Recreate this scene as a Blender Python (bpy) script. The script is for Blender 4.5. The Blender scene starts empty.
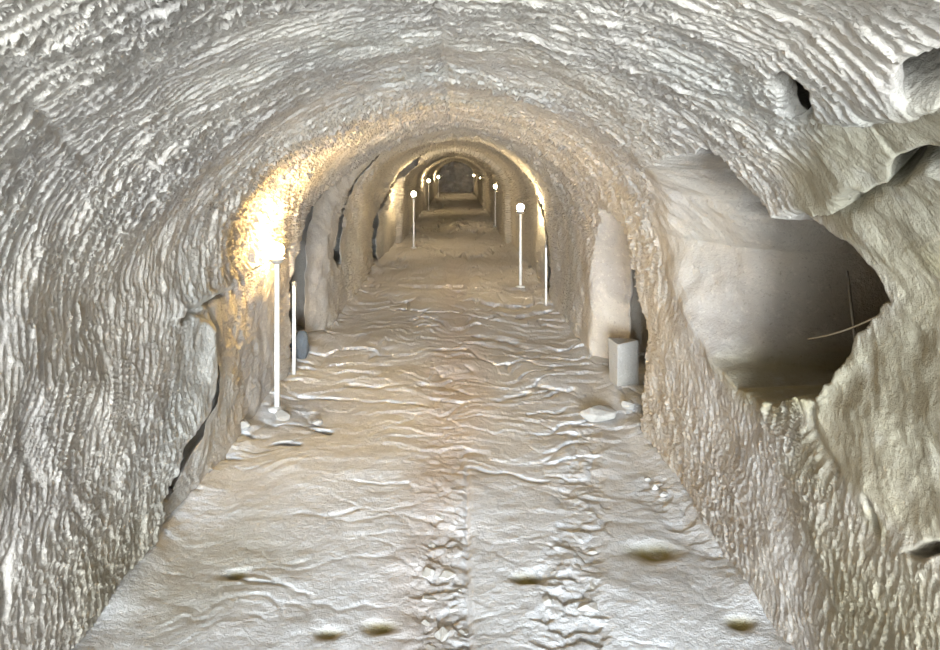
import bpy, math, random
import numpy as np
from mathutils import Vector, noise as mnoise

# ------------------------------------------------------------------ constants
F, VX, VY, EYE = 700.0, 457.0, 165.0, 1.6       # focal length in px, vanishing point of the tunnel, eye height
D0, D1 = -3.2, 42.0                              # the tunnel runs from its mouth to its end wall
WL, WR, SPR, RISE, PW = 1.25, 1.10, 1.12, 0.855, 1.8
XC = -0.05
scn = bpy.context.scene
COL = scn.collection
rng = random.Random(7)

# ------------------------------------------------------------------ numpy noise
def _h(ix, iy, iz, seed):
    n = (ix.astype(np.int64) * 374761393 + iy.astype(np.int64) * 668265263 + iz.astype(np.int64) * 2147483647 + seed * 1274126177) & 0xFFFFFFFF
    n = ((n ^ (n >> 13)) * 1274126177) & 0xFFFFFFFF
    n = ((n ^ (n >> 16)) * 2246822519) & 0xFFFFFFFF
    n = n ^ (n >> 15)
    return (n & 0xFFFFFF).astype(np.float64) / float(0xFFFFFF)

def vnoise(x, y, z, seed=0):
    ix, iy, iz = np.floor(x), np.floor(y), np.floor(z)
    fx, fy, fz = x - ix, y - iy, z - iz
    fx = fx*fx*fx*(fx*(fx*6-15)+10); fy = fy*fy*fy*(fy*(fy*6-15)+10); fz = fz*fz*fz*(fz*(fz*6-15)+10)
    r = 0
    for a in (0, 1):
        for b in (0, 1):
            for c in (0, 1):
                w = (fx if a else 1-fx) * (fy if b else 1-fy) * (fz if c else 1-fz)
                r = r + w * _h(ix+a, iy+b, iz+c, seed)
    return r * 2 - 1

def fbm(x, y, z, octv=3, seed=0):
    r, a = 0, 1.0
    for k in range(octv):
        r = r + a * vnoise(x, y, z, seed + k)
        x, y, z, a = x*2.03 + 17.1, y*2.03 + 5.3, z*2.03 - 9.7, a * 0.5
    return r

def cells(u, v, seed=0):
    """nearest jittered cell: offset to its centre (du, dv), gap to the second nearest, random value"""
    iu, iv = np.floor(u), np.floor(v)
    best = np.full(u.shape, 9.0); second = np.full(u.shape, 9.0)
    bu = np.zeros(u.shape); bv = np.zeros(u.shape); br = np.zeros(u.shape)
    for a in (-1, 0, 1):
        for b in (-1, 0, 1):
            cu, cv = iu + a, iv + b
            z = np.zeros_like(cu)
            pu = cu + _h(cu, cv, z, seed); pv = cv + _h(cu, cv, z + 1, seed)
            du, dv = u - pu, v - pv
            q = du*du + dv*dv
            m = q < best
            second = np.where(m, best, np.minimum(second, q))
            bu = np.where(m, du, bu); bv = np.where(m, dv, bv)
            br = np.where(m, _h(cu, cv, z + 2, seed), br)
            best = np.where(m, q, best)
    return bu, bv, np.sqrt(second) - np.sqrt(best), br

def sstep(a, b, x):
    t = np.clip((x - a) / (b - a), 0, 1)
    return t * t * (3 - 2 * t)

# ------------------------------------------------------------------ section of the tunnel
def arch(h):
    t = np.clip((h - SPR) / RISE, 0, 1)
    return np.power(np.clip(1 - np.power(t, PW), 0, 1), 1 / PW)

def at_wall(px, py):
    """where the sight line of a photo point meets the plain tunnel section: (y, h)"""
    a, b = (px - VX) / F, (VY - py) / F
    lo, hi = 0.2, 60.0
    for _ in range(50):
        m = (lo + hi) / 2
        x, h = a * m, EYE + b * m
        if h > SPR + RISE: inside = False
        else:
            g = float(arch(np.array(h)))
            inside = (x - XC * (1-g) > -WL * g) if a < 0 else (x - XC * (1-g) < WR * g)
        if inside: lo = m
        else: hi = m
    return lo, EYE + b * lo

def at_floor(px, py, z=0.0):
    y = F * (EYE - z) / (py - VY)
    return (px - VX) / F * y, y

def at_section(px, py):
    y, h = at_wall(px, py)                           # h measured along the section instead of straight up
    return y, float(np.interp(h, gh, sev))
def wallpts(pts): return np.array([at_section(*p) for p in pts])

def poly_sd(P, y, h):
    """signed distance to a closed outline, positive inside"""
    d = np.full(y.shape, 1e9); ins = np.zeros(y.shape, bool)
    n = len(P)
    for i in range(n):
        a, b = P[i], P[(i+1) % n]
        e = b - a; L = max(e @ e, 1e-12)
        t = np.clip(((y-a[0])*e[0] + (h-a[1])*e[1]) / L, 0, 1)
        d = np.minimum(d, np.hypot(y-a[0]-t*e[0], h-a[1]-t*e[1]))
        c = (a[1] > h) != (b[1] > h)
        xin = a[0] + (h - a[1]) * e[0] / (e[1] if abs(e[1]) > 1e-9 else 1e-9)
        ins ^= c & (y < xin)
    return np.where(ins, d, -d)

def line_sd(P, y, h):
    """distance to an open line and the side (+1 / -1) of it"""
    d = np.full(y.shape, 1e9); side = np.zeros(y.shape)
    for i in range(len(P)-1):
        a, b = P[i], P[i+1]
        e = b - a; L = max(e @ e, 1e-12)
        t = np.clip(((y-a[0])*e[0] + (h-a[1])*e[1]) / L, 0, 1)
        q = np.hypot(y-a[0]-t*e[0], h-a[1]-t*e[1])
        s = np.sign(e[0]*(h-a[1]) - e[1]*(y-a[0]))
        m = q < d
        side = np.where(m, s, side); d = np.where(m, q, d)
    return d, side

def near_box(P, y, h, pad):
    return (y > P[:,0].min()-pad) & (y < P[:,0].max()+pad) & (h > P[:,1].min()-pad) & (h < P[:,1].max()+pad)

# ------------------------------------------------------------------ grid of the tunnel shell
def rows():
    d, out = 0.5, list(np.linspace(D0, 0.5, 80))
    while d < D1:
        d += d * (0.0031 if d < 9 else 0.006)
        out.append(min(d, D1))
    return np.array(out)
YR = rows()
NW, NA = 270, 330
hw = np.linspace(-0.10, SPR, NW)
th = np.linspace(0, math.pi/2, NA + 1)[1:]
ax = np.power(np.cos(th), 2/PW); ah = SPR + RISE * np.power(np.sin(th), 2/PW)
gx = np.concatenate([np.ones(NW), ax]); gh = np.concatenate([hw, ah])
gx[-1] = 0.0
# even spacing along the section
seg = np.concatenate([[0], np.cumsum(np.hypot(np.diff(gx)*1.17, np.diff(gh)))])
NS = 560
sev = np.linspace(0, seg[-1], NS)
gx = np.interp(sev, seg, gx); gh = np.interp(sev, seg, gh)
S_SPR = float(np.interp(SPR, gh[:300], sev[:300]))

def shell_side(sign):
    """positions (rows x NS) of one half of the tunnel and its colour masks"""
    W = WL if sign < 0 else WR
    Y, H = np.meshgrid(YR, gh, indexing='ij')
    _, G = np.meshgrid(YR, gx, indexing='ij')
    _, S = np.meshgrid(YR, sev, indexing='ij')
    tx = np.gradient(gx * W + XC * sign * (1-gx), sev); tz = np.gradient(gh, sev)
    L = np.hypot(tx, tz); nx, nz = tz / L, -tx / L        # outward normal (x outward)
    nx[-1], nz[-1] = 0, 1
    U = np.maximum(gx * W, 0)                              # distance outwards from the axis
    X = np.repeat((sign * U)[None, :] + XC * (1-gx)[None, :], len(YR), 0)
    out = np.zeros_like(X)          # along the outward normal
    side = np.zeros_like(X)         # straight outwards in x
    deep = np.zeros_like(X)         # carved along the outward normal
    along = np.zeros_like(X)        # on along the tunnel
    smooth = np.zeros_like(X); olive = np.zeros_like(X); grey = np.zeros_like(X)
    ss = S * sign if sign > 0 else -(S)                    # noise coordinate continuous over the crown
    ss = np.where(sign > 0, 2*seg[-1] - S, S)
    top = sstep(seg[-1], seg[-1]-0.35, S)                  # features fade out at the crown
    # slow unevenness of the rock
    out += 0.018 * fbm(ss*1.6, Y*1.1, 0*Y, 3, 11) + 0.010 * fbm(ss*7, Y*6, 0*Y, 2, 21)

    def carve(P, depth, ramp=1.0, lip=0.03, far=0.0, expo=1.0, fade_low=None, jamb=None, under=0.0, sm=1.0, flat=False, soft=False):
        nonlocal side, deep, smooth, grey
        m = near_box(P, Y, S, 0.15)
        y, h = Y[m], S[m]
        jig = 0.018 * fbm(y*9, h*9, 0*y, 2, 77)
        sd = poly_sd(P, y + jig, h + jig)
        # extent of the outline along the tunnel at this height
        hh = np.linspace(P[:,1].min(), P[:,1].max(), 60); lo, hi = [], []
        for q in hh:
            xs = []
            for i in range(len(P)):
                a, b = P[i], P[(i+1) % len(P)]
                if (a[1] <= q <= b[1]) or (b[1] <= q <= a[1]):
                    k = 0.5 if abs(b[1]-a[1]) < 1e-9 else (q-a[1])/(b[1]-a[1])
                    xs.append(a[0] + k*(b[0]-a[0]))
            lo.append(min(xs)); hi.append(max(xs))
        yl, yh = np.interp(h, hh, lo), np.interp(h, hh, hi)
        t = np.clip((yh - y) / np.maximum(yh - yl, 0.02), 0, 1)
        prof = np.clip(np.power(sstep(far, far + ramp, t), expo), 0, 1)
        edge = sstep(0.0, lip, sd)
        v = depth * prof * edge
        if jamb:                                           # a lit far jamb, then a pocket running on behind it
            jd, t0, t1, t2 = jamb
            if soft:
                v = (jd * sstep(t0, t1, t) + depth * sstep(t1 - 0.16, t2, t)) * edge
                along[m] = np.maximum(along[m], under * sstep(t1 - 0.10, t2, t) * (1 - sstep(t2, 1.0, t)) * sstep(0.0, lip*3, sd))
            else: v = (jd * sstep(t0, t1, t) + depth * sstep(t1 + 0.06, t2, t) + 0.05 * sstep(t1 - 0.05, t1 + 0.1, t)) * edge
            if not soft: along[m] = np.maximum(along[m], under * sstep(t1 - 0.05, t1 + 0.12, t) * (1 - sstep(t2 + 0.5*(1-t2), 1.0, t)) * sstep(0.0, lip*2, sd))
        if fade_low is not None:
            v = v * sstep(fade_low[0], fade_low[1], h)
        if flat: side[m] = np.maximum(side[m], v)
        else: deep[m] = np.maximum(deep[m], v)
        smooth[m] = np.maximum(smooth[m], sm*sstep(-0.01, 0.04, sd))
        return m, sd, t

    def groove(pts, depth, w, bias=0.0, flip=1):
        nonlocal out
        P = wallpts(pts)
        m = near_box(P, Y, S, w*5 + 0.1)
        y, h = Y[m], S[m]
        j = 0.35 * w * fbm(y*7, h*7, 0*y, 2, 31)
        d, s = line_sd(P, y + j, h + j)
        wob = 0.55 + 0.45 * vnoise(y*5, h*5, 0*y, 41)
        out[m] += depth * wob * np.exp(-(d/w)**2)
        if depth > 0.2: along[m] += 0.9 * depth * wob * np.exp(-(d/w)**2)
        if bias:
            out[m] -= bias * np.exp(-(d/(w*5))) * (s*flip > 0)

    def ring(pts, wpx, depth=0.5, under=0.9):
        a = [np.array(p, float) for p in pts]
        b = [p + (np.array([VX, VY])-p)*wpx*k/np.linalg.norm(np.array([VX, VY])-p) for p, k in zip(a, np.linspace(1.0, 0.35, len(a)))]
        carve(wallpts([tuple(p) for p in a + b[::-1]]), depth, lip=0.03, jamb=(0.01, 0.0, 0.18, 0.55), under=under, sm=0.5)

    def pit(px, py, depth, r, k=1.0):
        y0, h0 = at_section(px, py)
        q = ((Y-y0)/(r*k))**2 + ((S-h0)/r)**2
        q = q * (1 + 0.5*fbm(Y*8, S*8, 0*Y, 2, 51))
        out[:] += depth * np.exp(-np.clip(q, 0, 40))

    def zone(pts, soft=0.12):
        P = wallpts(pts)
        sd = np.full(Y.shape, -9.0)
        m = near_box(P, Y, S, 0.4)
        sd[m] = poly_sd(P, Y[m] + 0.05*fbm(Y[m]*5, S[m]*5, 0*Y[m], 2, 61), S[m])
        return sstep(-soft, soft, sd)

    def fadepit(px, py, r):
        y0, h0 = at_section(px, py)
        return np.exp(-np.clip(((Y-y0)/(r*1.4))**2 + ((S-h0)/r)**2, 0, 40))

    if sign > 0:
        # the big side hollow
        CAV = wallpts([(640,165),(668,153),(692,149),(722,156),(745,182),(775,209),(815,226),(850,241),(875,266),(893,298),
                       (884,322),(860,350),(835,382),(803,405),(770,402),(735,390),(700,352),(672,300),(652,230)])
        m, sd, t = carve(CAV, 1.25, lip=0.045, jamb=(0.28, 0.12, 0.52, 0.86), under=0.75, flat=True, soft=True)
        olive = np.maximum(olive, 0.9 * zone([(715,360),(760,345),(800,355),(850,370),(815,412),(770,412),(735,396)], 0.1))
        # doorway-like niche further in
        NI = wallpts([(598,208),(613,211),(625,224),(634,250),(640,285),(646,322),(645,360),(642,425),(641,470),(588,402),(590,330),(592,260)])
        carve(NI, 0.7, lip=0.04, jamb=(0.27, 0.0, 0.25, 0.42), under=0.6, flat=True, sm=0.75)
        # smooth weathered rock at the right edge
        z = zone([(815,120),(860,122),(900,112),(945,95),(1200,60),(1200,600),(945,565),(880,520),(830,470),(800,410),(850,350),(893,298),(850,240),(800,215),(790,170)], 0.06)
        smooth = np.maximum(smooth, z * 0.93)
        out += 0.008 * z * fbm(Y*4, S*4, 0*Y, 2, 91)
        olive = np.maximum(olive, 0.5*z)
        grey = np.maximum(grey, zone([(800,115),(945,95),(1100,90),(1000,260),(880,250),(800,215)], 0.08))
        # crevices and ledges in it
        carve(wallpts([(762,66),(778,65),(800,82),(822,107),(828,122),(803,130),(782,106)]), 0.30, lip=0.02, jamb=(0.04,0.0,0.4,0.75), under=0.2)
        carve(wallpts([(684,152),(705,146),(724,156),(747,183),(733,192),(705,170)]), 0.5, lip=0.03, jamb=(0.02,0.0,0.12,0.4), under=0.5)
        carve(wallpts([(893,64),(905,58),(1000,35),(1000,105),(940,106),(912,112),(898,92)]), 0.55, lip=0.04, jamb=(0.03,0.0,0.08,0.3), under=0.35)
        carve(wallpts([(866,194),(886,161),(915,150),(1000,138),(1000,185),(940,182),(900,184)]), 0.35, lip=0.03, jamb=(0.02,0.0,0.10,0.3), under=0.35)
        carve(wallpts([(903,549),(922,535),(945,537),(1000,545),(1000,570),(945,559),(925,556)]), 0.16, lip=0.02, jamb=(0.03,0.0,0.3,0.6), under=0.05)
        groove([(818,120),(850,124),(900,114)], 0.04, 0.02, 0.05, -1)
        groove([(790,218),(840,205),(868,192)], 0.04, 0.02, 0.05, -1)
        groove([(873,505),(876,530)], 0.035, 0.015)
        groove([(800,400),(835,384),(862,356)], -0.02, 0.03)
        groove([(820,395),(812,430),(838,470)], 0.02, 0.02)
        # rings of the vault
        ring([(550,303),(552,270),(550,240),(543,208),(529,181),(506,157),(485,143)], 6.5)
        groove([(577,330),(575,290)], 0.03, 0.02)
        olive = np.maximum(olive, 0.75 * zone([(900,230),(1000,200),(1000,340),(915,330)], 0.15))
        olive = np.maximum(olive, 0.55 * zone([(800,500),(870,540),(940,560),(1000,700),(840,700)], 0.2))
        olive = np.maximum(olive, 0.8 * fadepit(876, 522, 0.05))
        olive = np.maximum(olive, 0.45 * zone([(800,410),(850,420),(840,520),(780,470)], 0.1))
    else:
        # set-back panel below the ledge, next to the first lamp
        PA = wallpts([(183,312),(212,298),(240,286),(268,262),(293,243),(297,300),(297,440),(297,520),(140,640),(168,500),(182,450),(205,420),(213,385),(211,338)])
        carve(PA, 0.03, ramp=0.06, lip=0.06, far=-0.02, sm=0.2)
        groove([(183,314),(212,300),(240,288),(268,264),(293,245)], 0.10, 0.025, 0.03)
        groove([(211,336),(213,385),(204,420),(183,450),(169,498)], 0.14, 0.03, 0.04, -1)
        pit(252, 226, 0.10, 0.42)  # shallow hollow added by the first lamp so its glow spreads wider
        # slot with a rounded far jamb that runs up into the vault
        SL = wallpts([(293,420),(293,300),(295,262),(304,225),(318,198),(345,172),(372,155),(383,150),(356,178),(336,205),(328,240),(327,300),(330,352),(322,366)])
        carve(SL, 0.7, lip=0.05, jamb=(0.13, 0.0, 0.38, 0.55), under=0.7, sm=0.85)
        CR = wallpts([(210,334),(216,336),(223,352),(226,388),(216,425),(194,462),(176,500),(168,500),(181,450),(203,420),(211,385)])
        carve(CR, 0.45, lip=0.025, jamb=(0.03, 0.0, 0.35, 0.55), under=0.5, sm=0.4)
        # rings of the vault
        ring([(336,268),(333,250),(338,222),(349,193),(365,170),(385,149),(412,135),(432,128)], 7.5)
        groove([(334,255),(344,270)], 0.05, 0.04)
        ring([(382,273),(377,262),(376,238),(382,208),(394,181),(409,163),(428,150)], 6.5)
        groove([(400,208),(385,212),(378,222)], 0.06, 0.08)
        groove([(18,100),(40,116),(75,150),(95,175)], 0.012, 0.012)
        groove([(0,60),(14,75)], 0.03, 0.03)
        groove([(15,420),(25,450),(40,485)], 0.01, 0.02)
        groove([(66,500),(85,525),(100,560)], 0.007, 0.02)
        groove([(0,590),(8,560),(6,620)], 0.08, 0.015)
        olive = np.maximum(olive, 0.35 * zone([(60,560),(150,500),(190,560),(90,690)], 0.2))
    # marks of the picks: long strokes round the vault, short dabs low on the walls
    up = sstep(SPR-0.55, SPR+0.05, S + 0.12*fbm(Y*1.3, S*1.3, 0*Y, 2, 5))
    k1, k2 = (0.20, -0.25) if sign < 0 else (0.10, 0.35)
    lean = k1*(S - seg[-1]) + (k2 - k1)*np.minimum(S - S_SPR, 0) * sstep(S_SPR, S_SPR-0.5, S)
    wy = np.where(Y < 2.5, Y, 2.5*(1 + np.log(np.maximum(Y, 2.5)/2.5))) + lean + 0.014*fbm(Y*4, ss*3.5, 0*Y, 2, 101)
    ws = ss + 0.05*vnoise(Y*6, ss*6, 0*Y, 111)
    du, dv, gap, r = cells(ws/0.150, wy/0.029, 3)
    a = (0.45 + 0.55*_h(np.floor(r*997), np.floor(r*331), 0*r, 9))
    strokes = 1.2*(0.0125*dv*a + 0.006*(r-0.5) - 0.017*(0.4+0.6*a)*np.exp(-gap/0.13))
    du2, dv2, gap2, r2 = cells(ws/0.042 + 0.5*vnoise(Y*3, ss*3, 0*Y, 115), (wy + 0.05*vnoise(ss*5, Y*5, 0*Y, 116))/0.021, 8)
    dabs = 1.0*(0.0065*dv2 + 0.005*(r2-0.5) - 0.006*np.exp(-gap2/0.13) + 0.004*du2)
    du3, dv3, gap3, r3 = cells(ws/0.10, wy/0.017, 14)
    fine = 0.005*dv3 + 0.003*(r3-0.5)
    mark = up*(strokes + 0.3*fine) + (1-up)*(dabs + 0.25*fine)
    patch = 0.75 + 0.45*vnoise(Y*1.7, ss*1.7, 0*Y, 121)
    grow = np.clip(0.95 + 0.16*(Y-2), 0.95, 2.2)
    rough = fbm(Y*22, ss*22, 0*Y, 2, 131)
    out += (1-smooth) * mark * patch * grow + smooth * 0.005 * fbm(Y*14, ss*14, 0*Y, 3, 141) + 0.0012*rough
    # the vault steps in behind the third lamp, and again further on
    out -= 0.11*sstep(14.1, 14.4, Y) - 0.06*sstep(16.5, 18.5, Y) + 0.08*sstep(25.0, 25.3, Y)
    out += 0.05*sstep(9.6, 9.9, Y)*top - 0.05*sstep(11.8, 13, Y)*top
    # shallow crease along the crown
    out += 0.012*np.exp(-((seg[-1]-S)/0.025)**2)
    X = X + sign*(nx[None,:]*(out + deep) + side)
    Z = H + nz[None,:]*(out + deep)
    X[:, -1] = XC
    return X, Y + along, Z, smooth, olive, grey

def grid_object(name, X, Y, Z, mat, flip, attrs):
    nr, nc = X.shape
    me = bpy.data.meshes.new(name)
    co = np.stack([X, Y, Z], -1).reshape(-1, 3).astype(np.float32)
    i = np.arange(nr*nc).reshape(nr, nc)
    q = np.stack([i[:-1,:-1], i[:-1,1:], i[1:,1:], i[1:,:-1]], -1).reshape(-1, 4)
    if flip: q = q[:, ::-1]
    n = len(q)
    me.vertices.add(len(co)); me.vertices.foreach_set('co', co.ravel())
    me.loops.add(n*4); me.loops.foreach_set('vertex_index', q.ravel().astype(np.int32))
    me.polygons.add(n)
    me.polygons.foreach_set('loop_start', np.arange(0, n*4, 4, dtype=np.int32))
    me.polygons.foreach_set('use_smooth', np.ones(n, bool))
    for k, v in attrs.items():
        at = me.attributes.new(k, 'FLOAT', 'POINT')
        at.data.foreach_set('value', v.reshape(-1).astype(np.float32))
    me.update(); me.validate()
    me.materials.append(mat)
    o = bpy.data.objects.new(name, me); COL.objects.link(o)
    return o

# ------------------------------------------------------------------ materials
def new_mat(name):
    m = bpy.data.materials.new(name); m.use_nodes = True
    nt = m.node_tree; nt.nodes.clear()
    o = nt.nodes.new('ShaderNodeOutputMaterial'); b = nt.nodes.new('ShaderNodeBsdfPrincipled')
    nt.links.new(b.outputs[0], o.inputs[0])
    return m, nt, b

def noise_node(nt, co, scale, detail=4, rough=0.6, dist=0.0):
    n = nt.nodes.new('ShaderNodeTexNoise'); n.inputs['Scale'].default_value = scale
    n.inputs['Detail'].default_value = detail; n.inputs['Roughness'].default_value = rough; n.inputs['Distortion'].default_value = dist
    nt.links.new(co, n.inputs['Vector']); return n.outputs[0]

def ramp(nt, f, a, b):
    r = nt.nodes.new('ShaderNodeMapRange'); r.inputs[1].default_value = a; r.inputs[2].default_value = b
    r.interpolation_type = 'SMOOTHSTEP'
    nt.links.new(f, r.inputs[0]); return r.outputs[0]

def mix(nt, f, a, b):
    m = nt.nodes.new('ShaderNodeMix'); m.data_type = 'RGBA'
    for s, v in ((m.inputs[0], f), (m.inputs[6], a), (m.inputs[7], b)):
        if isinstance(v, (tuple, list)): s.default_value = (*v, 1)
        elif isinstance(v, (int, float)): s.default_value = v
        else: nt.links.new(v, s)
    return m.outputs[2]

def mul(nt, a, b):
    m = nt.nodes.new('ShaderNodeMath'); m.operation = 'MULTIPLY'
    for s, v in ((m.inputs[0], a), (m.inputs[1], b)):
        if isinstance(v, (int, float)): s.default_value = v
        else: nt.links.new(v, s)
    return m.outputs[0]

def attr(nt, name):
    a = nt.nodes.new('ShaderNodeAttribute'); a.attribute_name = name; return a.outputs['Fac']

def rock_mat(name, c1, c2, c3, tint, olive_c=(0.24,0.205,0.09), bump=0.5, extra=None):
    m, nt, b = new_mat(name)
    co = nt.nodes.new('ShaderNodeTexCoord').outputs['Object']
    base = mix(nt, ramp(nt, noise_node(nt, co, 1.3, 5, 0.6, 0.4), 0.38, 0.64), c1, c2)
    base = mix(nt, mul(nt, ramp(nt, noise_node(nt, co, 3.1, 5, 0.65, 0.8), 0.50, 0.72), 0.7), base, c3)
    base = mix(nt, mul(nt, ramp(nt, noise_node(nt, co, 0.8, 3, 0.5), 0.52, 0.72), 0.55), base, tint)
    sp = noise_node(nt, co, 55, 3, 0.7)
    base = mix(nt, mul(nt, ramp(nt, sp, 0.56, 0.74), 0.45), base, tuple(0.45*v for v in c2))
    sp2 = noise_node(nt, co, 28, 3, 0.7)
    base = mix(nt, mul(nt, ramp(nt, sp2, 0.55, 0.75), 0.40), base, tuple(min(1, 1.45*v) for v in c1))
    if extra: base = extra(nt, co, base)
    ol = mul(nt, attr(nt, 'olive'), ramp(nt, noise_node(nt, co, 6, 4, 0.6), 0.10, 0.48))
    base = mix(nt, ol, base, olive_c)
    nt.links.new(base, b.inputs['Base Color'])
    b.inputs['Roughness'].default_value = 0.9
    b.inputs['Specular IOR Level'].default_value = 0.15
    add = nt.nodes.new('ShaderNodeMath'); add.operation = 'ADD'
    nt.links.new(noise_node(nt, co, 130, 4, 0.65), add.inputs[0])
    nt.links.new(mul(nt, noise_node(nt, co, 45, 4, 0.6), 2.0), add.inputs[1])
    bp = nt.nodes.new('ShaderNodeBump'); bp.inputs['Strength'].default_value = bump; bp.inputs['Distance'].default_value = 0.006
    nt.links.new(add.outputs[0], bp.inputs['Height']); nt.links.new(bp.outputs[0], b.inputs['Normal'])
    return m

def grey_zone(nt, co, base):
    return mix(nt, mul(nt, attr(nt, 'grey'), 0.7), base, (0.40, 0.40, 0.385))
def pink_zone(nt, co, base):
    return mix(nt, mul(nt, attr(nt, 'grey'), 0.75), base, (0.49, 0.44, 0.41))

M_WALL = rock_mat('cut sandstone', (0.485,0.45,0.395), (0.388,0.364,0.335), (0.54,0.508,0.455), (0.39,0.40,0.375), bump=0.6, extra=grey_zone)
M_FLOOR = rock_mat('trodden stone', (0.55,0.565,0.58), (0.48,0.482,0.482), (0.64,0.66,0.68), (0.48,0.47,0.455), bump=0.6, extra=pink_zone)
M_STONE = rock_mat('loose stone', (0.36,0.35,0.325), (0.29,0.28,0.26), (0.41,0.40,0.375), (0.46,0.44,0.36), bump=0.4)
M_BLUE = rock_mat('blue grey stone', (0.15,0.175,0.20), (0.11,0.13,0.15), (0.20,0.22,0.25), (0.14,0.15,0.16), bump=0.4)
M_PALE = rock_mat('pale stone', (0.46,0.45,0.42), (0.39,0.38,0.35), (0.50,0.49,0.47), (0.40,0.38,0.32), bump=0.3)

def plain(name, col, rough, metal=0.0, var=0.15):
    m, nt, b = new_mat(name)
    co = nt.nodes.new('ShaderNodeTexCoord').outputs['Object']
    c = mix(nt, ramp(nt, noise_node(nt, co, 18, 4), 0.4, 0.7), col, tuple(v*(1-var) for v in col))
    nt.links.new(c, b.inputs['Base Color'])
    b.inputs['Roughness'].default_value = rough; b.inputs['Metallic'].default_value = metal
    return m
M_POLE = plain('white painted pole', (0.86,0.86,0.84), 0.4)
M_CUP = plain('grey lamp holder', (0.30,0.29,0.27), 0.5)
M_FOOT = plain('pale concrete foot', (0.62,0.62,0.60), 0.85)
M_CORD = plain('pale cord', (0.62,0.60,0.55), 0.8)
M_ROOT = plain('grey root', (0.30,0.285,0.265), 0.9)
def glow(name, strength, col=(1.0,0.77,0.43)):
    m = bpy.data.materials.new(name); m.use_nodes = True
    nt = m.node_tree; nt.nodes.clear()
    o = nt.nodes.new('ShaderNodeOutputMaterial'); e = nt.nodes.new('ShaderNodeEmission')
    e.inputs[0].default_value = (*col, 1); e.inputs[1].default_value = strength
    nt.links.new(e.outputs[0], o.inputs[0]); return m
M_BULB = glow('lit warm bulb', 420)
M_BULB_NEAR = glow('bright lit warm bulb', 560, (1.0,0.66,0.25))

# ------------------------------------------------------------------ shell objects
XL, Yg, ZL, sL, oL, gL = shell_side(-1)
XR, YRt, ZR, sR, oR, gR = shell_side(1)
# one seamless crown
Ycr = (Yg[:, -1] + YRt[:, -1]) / 2; Yg[:, -1] = Ycr; YRt[:, -1] = Ycr
Zc = (ZL[:, -1] + ZR[:, -1]) / 2; ZL[:, -1] = Zc; ZR[:, -1] = Zc
ks = int(np.argmin(np.abs(sev - (S_SPR + 0.05))))
def struct(o, label, cat):
    o['kind'] = 'structure'; o['label'] = label; o['category'] = cat; return o
wl = struct(grid_object('wall_left', XL[:, :ks+1], Yg[:, :ks+1], ZL[:, :ks+1], M_WALL, True, {'olive': oL[:, :ks+1], 'grey': gL[:, :ks+1]}),
            'rough pick-marked stone wall on the left with a ledge beside the first lamp', 'wall')
wr = struct(grid_object('wall_right', XR[:, :ks+1], YRt[:, :ks+1], ZR[:, :ks+1], M_WALL, False, {'olive': oR[:, :ks+1], 'grey': gR[:, :ks+1]}),
            'rough pick-marked stone wall on the right with a large dark side hollow', 'wall')
cX = np.concatenate([XL[:, ks:], XR[:, ks:-1][:, ::-1]], 1); cY = np.concatenate([Yg[:, ks:], YRt[:, ks:-1][:, ::-1]], 1)
cZ = np.concatenate([ZL[:, ks:], ZR[:, ks:-1][:, ::-1]], 1)
cO = np.concatenate([oL[:, ks:], oR[:, ks:-1][:, ::-1]], 1); cG = np.concatenate([gL[:, ks:], gR[:, ks:-1][:, ::-1]], 1)
ceil = struct(grid_object('ceiling', cX, cY, cZ, M_WALL, True, {'olive': cO, 'grey': cG}),
              'rock-cut barrel vault covered in long pick strokes', 'ceiling')

# floor
yf = np.concatenate([np.linspace(D0-1.4, D0, 30)[:-1], YR])
xf = np.linspace(-2.25, 2.35, 660)
FY, FX = np.meshgrid(yf, xf, indexing='ij')
Z0 = 0*FX
fz = 0.015*fbm(FX*1.3, FY*1.1, Z0, 3, 201)
far = sstep(2.6, 4.2, FY + 0.5*vnoise(FX*2, FY*2, Z0, 205))
FYm = np.where(FY < 3, FY, 3*(1 + np.log(np.maximum(FY, 3)/3)))
wyf = FYm + 0.11*fbm(FX*2.6, FYm*2.4, Z0, 4, 211)
patchf = fbm(FX*2.3, FY*2, Z0, 3, 219)
du, dv, gap, r = cells(FX/0.42 + 0.5*wyf, wyf/0.15, 33)
crackm = sstep(-.2, .5, fbm(FX*3.1, FYm*3, Z0, 3, 217))
ridge = -0.034*dv*(0.2+0.8*r) + 0.010*(r-0.5) 
gz = np.clip(0.75*FY/3.2, 0.75, 4.5)
c1 = 0.017*crackm*np.exp(-gap/0.07)*gz*(0.3+0.7*far)
du2, dv2, gap2, r2 = cells(FX/0.20, wyf/0.075, 37)
ridge2 = -0.016*dv2*r2 + 0.006*(r2-0.5) - 0.008*crackm*np.exp(-gap2/0.07)
gz = np.clip(0.75*FY/3.2, 0.75, 4.5)
fz += 0.48*far*(0.6*ridge*(0.35+0.65*sstep(-.5,.5,patchf)) + 0.9*ridge2)*gz + 0.4*(1-far)*(0.2*ridge*sstep(0.1, .8, patchf) + 0.25*ridge2*sstep(-.1,.7,patchf) + 0.007*fbm(FX*4, FY*3.4, Z0, 3, 223))
fz -= c1
fz += 0.002*fbm(FX*16, FY*16, Z0, 3, 221)
def fpt(px, py): return np.array(at_floor(px, py))
def fzone(pts, soft=0.05):
    P = np.array([fpt(*p) for p in pts])
    m = near_box(P, FX, FY, 0.4)
    sd = np.full(FX.shape, -9.0)
    sd[m] = poly_sd(P, FX[m] + 0.03*fbm(FX[m]*7, FY[m]*7, 0*FX[m], 2, 231), FY[m])
    return sstep(-soft, soft, sd)
rub = fzone([(412,660),(418,560),(428,520),(440,505),(466,510),(468,560),(470,660)], 0.03)
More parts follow.
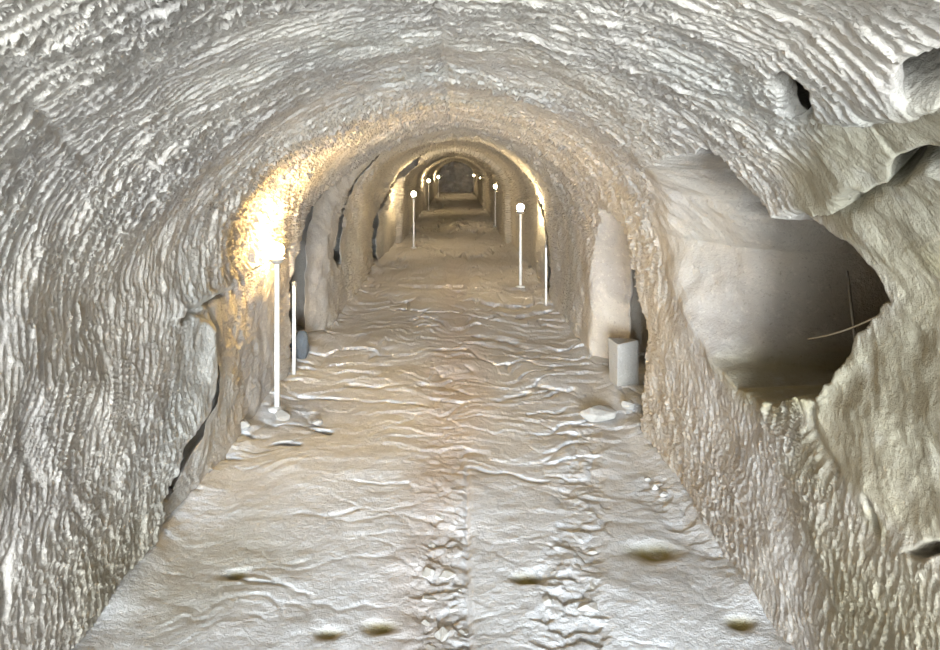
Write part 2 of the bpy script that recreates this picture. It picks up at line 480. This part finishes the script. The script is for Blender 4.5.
rub = np.maximum(rub, 0.45*fzone([(430,520),(425,430),(430,340),(470,340),(468,430),(470,520)], 0.06))
rub = np.maximum(rub, fzone([(545,660),(535,610),(545,560),(560,500),(575,430),(600,430),(603,520),(606,620),(600,660)], 0.04)*0.9)
rub = np.maximum(rub, fzone([(640,500),(650,480),(670,485),(690,510),(740,590),(700,560)], 0.04)*0.6)
rub = np.maximum(rub, fzone([(165,490),(205,420),(240,415),(240,450),(200,500)], 0.05)*0.9)
du4, dv4, gap4, r4 = cells(FX/0.085 + 0.9*fbm(FX*7, FY*7, Z0, 2, 241), FY/0.07 + 0.9*fbm(FX*7, FY*7, Z0+3, 2, 242), 43)
fz += 0.75*rub*(0.016*(r4-0.4) + 0.014*dv4*(1-r4) + 0.012*du4*(r4-0.5) - 0.008*np.exp(-gap4/0.06) + 0.003*fbm(FX*40, FY*40, Z0, 2, 243)) - 0.010*rub
# worn track edge just right of the middle
P = np.array([fpt(*p) for p in [(469,660),(467,560),(467,470)]])
d, s = line_sd(P, FX, FY); fz -= 0.012*np.exp(-(d/0.012)**2)
fyo = 1.3*c1
def fgroove(pts, depth, w, step=0.0):
    global fz, fyo
    P = np.array([fpt(*p) for p in pts]); m = near_box(P, FX, FY, w*8+.2)
    d, s = line_sd(P, FX[m] + 0.03*fbm(FX[m]*6, FY[m]*6, 0*FX[m], 2, 251), FY[m] + 0.05*fbm(FX[m]*5, FY[m]*5, 0*FX[m], 2, 252))
    e = depth*np.exp(-(d/w)**2)*(0.6 + 0.5*vnoise(FX[m]*9, FY[m]*9, 0*FX[m], 253))
    fz[m] -= e; fyo[m] += 1.2*e
fgroove([(300,396),(345,398),(390,401),(428,405)], 0.035, 0.018, 0.012)
fgroove([(236,436),(252,441),(268,438)], 0.045, 0.022, 0.012)
fgroove([(212,458),(240,460)], 0.045, 0.022, 0.01)
fgroove([(272,447),(292,450)], 0.045, 0.022, 0.01)
fgroove([(310,428),(328,431)], 0.045, 0.022)
fgroove([(480,336),(510,340),(526,346)], 0.05, 0.05, 0.04)
fgroove([(412,287),(454,287)], 0.09, 0.12, 0.06)
fgroove([(350,385),(420,384)], 0.03, 0.03, 0.02)
fgroove([(440,350),(465,349)], 0.04, 0.04, 0.03)
fgroove([(500,400),(530,393)], 0.04, 0.03, 0.03)
fgroove([(520,318),(545,312)], 0.06, 0.06, 0.04)
fgroove([(300,516),(330,520),(360,512)], 0.012, 0.012, 0.004)
fgroove([(465,468),(505,470),(540,478)], 0.015, 0.015, 0.006)
fgroove([(225,572),(240,580),(290,584)], 0.012, 0.012, 0.004)
ol = np.zeros_like(FX)
for px, py, rx, dp in ((655,552,0.10,0.03),(527,578,0.055,0.02),(380,624,0.06,0.018),(328,630,0.045,0.016),(235,572,0.05,0.02),(740,625,0.05,0.02)):
    x0, y0 = at_floor(px, py)
    q = ((FX-x0)/rx)**2 + ((FY-y0)/(rx*0.62))**2
    q = q*(1+0.35*fbm(FX*9, FY*9, Z0, 2, 261))
    e = np.exp(-np.clip(q, 0, 40)**1.4)
    fz -= dp*e; ol = np.maximum(ol, np.clip(1.15*e, 0, 1))
ol = np.maximum(ol, 0.35*fzone([(110,600),(170,540),(260,510),(300,560),(240,600),(150,650)], 0.2))
ol = np.maximum(ol, 0.4*fzone([(440,240),(470,215),(440,205),(420,230)], 0.5))
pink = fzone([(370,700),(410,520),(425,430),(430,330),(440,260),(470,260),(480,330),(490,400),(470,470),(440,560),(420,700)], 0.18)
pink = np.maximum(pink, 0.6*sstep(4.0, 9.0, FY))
# the floor rises a little against the walls, and cones of grit lie there
edge = np.minimum(FX + WL, WR - FX)
fz += 0.035*sstep(0.16, -0.05, edge)*(1 + 0.6*vnoise(FX*5, FY*5, Z0, 271))
fz = np.where(FY < 1.2, fz*sstep(-2.5, 1.2, FY), fz)
floor = struct(grid_object('floor', FX, FY + fyo, fz, M_FLOOR, True, {'olive': ol, 'grey': pink}),
               'uneven trodden stone floor with transverse ridges and rubble strips', 'floor')

# end wall
gx2, gz2 = np.meshgrid(np.linspace(-1.8, 1.8, 90), np.linspace(-0.2, 2.3, 70), indexing='xy')
ey = D1 - 0.15 + 0.12*fbm(gx2*3, gz2*3, 0*gx2, 2, 301)
endw = struct(grid_object('wall_far', gx2, ey, gz2, M_WALL, False, {'olive': 0*gx2, 'grey': 0*gx2}),
              'dark rock face closing the far end of the passage', 'wall')
bpy.context.view_layer.update()

# ------------------------------------------------------------------ placing helpers
def ray(o, px, py):
    d = Vector(((px-VX)/F, 1.0, (VY-py)/F)).normalized()
    ok, loc, n, i = o.ray_cast(Vector((0, 0, EYE)), d)
    return loc.copy() if ok else None
def ground(x, y):
    ok, loc, n, i = floor.ray_cast(Vector((x, y, 0.9)), Vector((0, 0, -1)))
    return loc.z if ok else 0.0
def on_floor(px, py):
    p = ray(floor, px, py)
    if p is None:
        x, y = at_floor(px, py); p = Vector((x, y, ground(x, y)))
    return p

def link_mesh(name, verts, faces, mat, parent=None, smooth=True):
    me = bpy.data.meshes.new(name); me.from_pydata(verts, [], faces); me.update()
    if smooth:
        for p in me.polygons: p.use_smooth = True
    me.materials.append(mat)
    o = bpy.data.objects.new(name, me); COL.objects.link(o)
    if parent: o.parent = parent
    return o
def lathe(profile, n=24):
    v, f = [], []
    for r, z in profile:
        for k in range(n):
            a = 2*math.pi*k/n; v.append((r*math.cos(a), r*math.sin(a), z))
    for i in range(len(profile)-1):
        for k in range(n):
            f.append((i*n+k, i*n+(k+1) % n, (i+1)*n+(k+1) % n, (i+1)*n+k))
    f.append(tuple(reversed(range(n)))); b = (len(profile)-1)*n
    f.append(tuple(range(b, b+n)))
    return v, f
def tube(pts, r, n=8):
    v, f = [], []
    for i, p in enumerate(pts):
        a = Vector(pts[max(i-1, 0)]); b = Vector(pts[min(i+1, len(pts)-1)])
        t = (b-a).normalized(); s = t.cross(Vector((0.3, 0.2, 1))).normalized(); u = t.cross(s)
        rr = r[i] if isinstance(r, list) else r
        for k in range(n):
            q = Vector(p) + rr*(math.cos(2*math.pi*k/n)*s + math.sin(2*math.pi*k/n)*u); v.append(tuple(q))
    for i in range(len(pts)-1):
        for k in range(n):
            f.append((i*n+k, i*n+(k+1) % n, (i+1)*n+(k+1) % n, (i+1)*n+k))
    f.append(tuple(reversed(range(n)))); f.append(tuple(range((len(pts)-1)*n, len(pts)*n)))
    return v, f
def tag(o, label, cat, group=None):
    o['label'] = label; o['category'] = cat
    if group: o['group'] = group
    return o

# ------------------------------------------------------------------ lamps on poles
def make_lamp(bulb_mat=None):
    root = bpy.data.objects.new('lamp_post', None); COL.objects.link(root); root.empty_display_size = 0.1
    v, f = lathe([(0.055,-0.03),(0.058,0.012),(0.050,0.022),(0.022,0.026)]); link_mesh('base', v, f, M_FOOT, root)
    v, f = lathe([(0.0165,0.02),(0.0165,0.50),(0.0155,0.505),(0.0155,0.965)], 16); link_mesh('pole', v, f, M_POLE, root)
    v, f = lathe([(0.020,0.955),(0.034,0.965),(0.050,0.985),(0.050,0.992),(0.030,0.994)]); link_mesh('lamp_holder', v, f, M_CUP, root)
    pr = [(0.014,0.990),(0.024,1.000)] + [(0.046*math.sin(a), 1.044-0.046*math.cos(a)) for a in np.linspace(0.75, math.pi-0.02, 12)]
    v, f = lathe(pr, 20); link_mesh('bulb', v, f, bulb_mat or M_BULB, root)
    return root
def copy_tree(o, parent=None):
    c = o.copy(); COL.objects.link(c)
    if parent: c.parent = parent
    for ch in list(o.children): copy_tree(ch, c)
    return c
lamps = [
    (-1.175, 4.57, 'nearest lit lamp on a white pole, in front of the ledge in the left wall'),
    (0.830, 9.15, 'lit lamp on a white pole, nearest of those along the right wall'),
    (-0.835, 13.5, 'lit lamp on a white pole, second from the camera along the left wall'),
    (1.000, 18.3, 'lit lamp on a white pole, second from the camera along the right wall'),
    (-0.98, 24.2, 'small lit lamp, third from the camera along the left wall'),
    (0.99, 29.0, 'small lit lamp, third from the camera along the right wall'),
    (-0.92, 34.5, 'tiny lit lamp deep in the passage, last one on the left'),
    (0.92, 38.0, 'tiny lit lamp deep in the passage, last one on the right'),
]
proto = None
for x, y, lab in lamps:
    if y < 5: o = make_lamp(M_BULB_NEAR)
    elif proto is None: o = proto = make_lamp()
    else: o = copy_tree(proto)
    o.location = (x, y, ground(x, y)); o.rotation_euler.z = rng.uniform(0, 6)
    tag(o, lab, 'lamp', 'lamps along the passage')

# bare poles
def bare(name, px, py0, py1, r, lab):
    p = on_floor(px, py0); top = EYE + (VY-py1)/F*p.y
    root = bpy.data.objects.new(name, None); COL.objects.link(root); root.location = (p.x, p.y, p.z)
    h = top - p.z
    v, f = lathe([(r,-0.03),(r,h*0.5),(r*0.97,h*0.505),(r*0.97,h-0.01),(r*0.8,h)], 14); link_mesh('pole', v, f, M_POLE, root)
    v, f = lathe([(r*1.15,h-0.03),(r*1.3,h-0.028),(r*1.3,h-0.002),(r*0.7,h+0.004)], 14); link_mesh('cap', v, f, M_CUP, root)
    tag(root, lab, 'pole')
bare('bare_pole', 294, 374, 282, 0.014, 'short white pole without a lamp, standing behind the nearest lamp')
bare('bare_pole', 546, 305, 245, 0.012, 'thin pale pole without a lamp, standing against the right wall beyond the niche')

# ------------------------------------------------------------------ stones
def stone_mesh(name, size, mat, seed, angular=0.35, n=3, boxy=0.0):
    import bmesh
    rg = random.Random(seed*13+5)
    bm = bmesh.new()
    if boxy:
        bmesh.ops.create_cube(bm, size=2.0)
        for v in bm.verts: v.co = Vector([c*rg.uniform(0.82, 1.0) for c in v.co])
    else:
        for k in range(26):
            p = Vector((rg.gauss(0,1), rg.gauss(0,1), rg.gauss(0,1))).normalized()
            bm.verts.new(p*rg.uniform(1-angular, 1.0))
        r = bmesh.ops.convex_hull(bm, input=bm.verts[:])
        bmesh.ops.delete(bm, geom=[e for e in r['geom_interior'] if isinstance(e, bmesh.types.BMVert)], context='VERTS')
    for v in bm.verts: v.co = Vector((v.co.x*size[0], v.co.y*size[1], v.co.z*size[2]))
    bmesh.ops.dissolve_limit(bm, angle_limit=0.22, verts=bm.verts[:], edges=bm.edges[:])
    bmesh.ops.bevel(bm, geom=bm.edges[:], offset=0.10*min(size), segments=2, affect='EDGES', profile=0.6)
    me = bpy.data.meshes.new(name); bm.to_mesh(me); bm.free()
    me.materials.append(mat)
    return me
sid = [0]
def stone(px, py, size, lab, group=None, mat=None, name='stone', sink=0.35, rz=None, boxy=0.0, at=None, angular=0.35):
    sid[0] += 1
    me = stone_mesh(name, size, mat or M_STONE, sid[0], angular, 3, boxy)
    o = bpy.data.objects.new(name, me); COL.objects.link(o)
    p = on_floor(px, py) if at is None else Vector((at[0], at[1], ground(at[0], at[1])))
    zmin = min(v.co.z for v in me.vertices)
    o.location = (p.x, p.y, p.z - zmin - sink*size[2]); o.rotation_euler.z = rng.uniform(0, 6.28) if rz is None else rz
    return tag(o, lab, 'stone', group)
# by the right niche
stone(599, 418, (0.15,0.10,0.06), 'flat pale stone slab lying on the floor before the right niche', mat=M_STONE, name='stone_slab', rz=0.35, angular=0.25)
stone(628, 408, (0.06,0.06,0.035), 'small pale stone beside the flat slab at the right niche', mat=M_PALE)
stone(0, 0, (0.095,0.075,0.17), 'upright whitish stone block standing inside the right niche', mat=M_STONE, name='stone_block', boxy=0.9, at=(1.19,5.0), rz=0.25, sink=0.1, angular=0.15)
stone(0, 0, (0.10,0.12,0.15), 'blue grey boulder wedged in the dark slot behind the nearest lamp', mat=M_BLUE, name='boulder', at=(-1.30,5.75), rz=0.3, sink=0.1)
# left foot
for px, py, sx, lab in ((222,446,0.075,'broad stone jutting from the left wall foot below the crack'),(205,470,0.05,'stone lying at the left wall foot under the long crack'),
                        (192,484,0.04,'small stone at the lowest end of the left wall crack'),(243,428,0.07,'stone at the foot of the set-back panel left of the nearest lamp'),
                        (283,418,0.08,'flat stone at the foot of the nearest lamp pole'),(318,424,0.05,'stone lying right of the nearest lamp pole')):
    stone(px, py, (sx, sx*0.8, sx*0.5), lab)
# right foot rubble
for px, py, sx, lab in ((655,488,0.035,'palest stone of the little heap by the right wall foot'),(648,480,0.022,'farthest stone of the little heap by the right wall foot'),(664,496,0.028,'nearest stone of the little heap by the right wall foot'),
                        (660,486,0.020,'stone of the little heap touching the right wall foot')):
    stone(px, py, (sx, sx*0.8, sx*0.6), lab, mat=M_PALE if px == 655 else M_STONE)
# stones bedded in the two rubble strips
strip = 'rough stone bedded in the middle rubble strip of the floor'
for px, py, sx in ((440,515,0.06),(430,545,0.04),(457,545,0.035),(428,572,0.045),(447,575,0.05),(460,590,0.03),(430,598,0.05),(452,609,0.04),(423,623,0.045),(443,633,0.045),(462,632,0.028),(430,648,0.04)):
    stone(px, py, (sx, sx*rng.uniform(0.7,1), sx*0.36), strip, 'stones of the middle rubble strip', M_PALE, sink=1.15)
strip2 = 'rough stone bedded in the right-hand rubble strip of the floor'
for px, py, sx in ((575,500,0.035),(590,512,0.03),(580,530,0.04),(565,545,0.03),(592,552,0.04),(576,566,0.045),(555,572,0.035),(595,585,0.035),(570,590,0.04),(548,600,0.04),(590,606,0.05)):
    stone(px, py, (sx, sx*rng.uniform(0.7,1), sx*0.36), strip2, 'stones of the right-hand rubble strip', M_PALE, sink=1.15)

# ------------------------------------------------------------------ cord and root in the side hollow
a = ray(wr, 808, 339); b = ray(wr, 893, 309)
if a and b:
    b = Vector(((893-VX)/F*1.95, 1.95, EYE+(VY-309)/F*1.95))
    pts = [tuple(a.lerp(b, t) + Vector((0, 0, -0.015*math.sin(math.pi*t)))) for t in np.linspace(-0.03, 1.06, 14)]
    v, f = tube(pts, 0.0026); tag(link_mesh('cord', v, f, M_CORD), 'thin pale cord stretched across the dark side hollow', 'cord')
a = ray(wr, 846, 258) or ray(ceil, 846, 258)
if a:
    y0 = 0.95*a.y                                      # it hangs just clear of the back of the hollow
    a = a + 0.02*(a - Vector((0, 0, EYE))); b = Vector(((857-VX)/F*y0, y0, EYE + (VY-345)/F*y0))
    pts = [tuple(a.lerp(b, float(t)) + Vector((-0.012*math.sin(math.pi*t)-0.004, -0.02*math.sin(math.pi*t)-0.004, 0.01*math.sin(5*t)))) for t in np.linspace(0, 1, 12)]
    v, f = tube(pts, [float(0.004+0.003*t) for t in np.linspace(0, 1, 12)]); tag(link_mesh('root', v, f, M_ROOT), 'grey root hanging down the back of the dark side hollow', 'root')

# ------------------------------------------------------------------ daylight, camera
w = bpy.data.worlds.new('sky'); scn.world = w; w.use_nodes = True
bg = w.node_tree.nodes['Background']; bg.inputs[0].default_value = (0.86, 0.935, 1.0, 1); bg.inputs[1].default_value = 9.5
sun = bpy.data.lights.new('daylight', 'SUN'); sun.energy = 19.0; sun.angle = math.radians(30); sun.color = (0.88, 0.945, 1.0)
so = bpy.data.objects.new('daylight', sun); COL.objects.link(so)
so.rotation_euler = Vector((0.0, 1.0, -0.065)).to_track_quat('-Z', 'Y').to_euler()

cam = bpy.data.cameras.new('camera'); co = bpy.data.objects.new('camera', cam); COL.objects.link(co)
co.location = (0, 0, EYE); co.rotation_euler = (math.pi/2, 0, 0)
cam.sensor_width = 36; cam.lens = F/940*36; cam.shift_x = (470-VX)/940; cam.shift_y = -(325-VY)/940; cam.clip_start = 0.02; cam.clip_end = 200
scn.camera = co
scn.view_settings.view_transform = 'Standard'; scn.view_settings.look = 'None'
scn.view_settings.gamma = 1; scn.view_settings.use_curve_mapping = False
scn.view_settings.exposure = 0.62
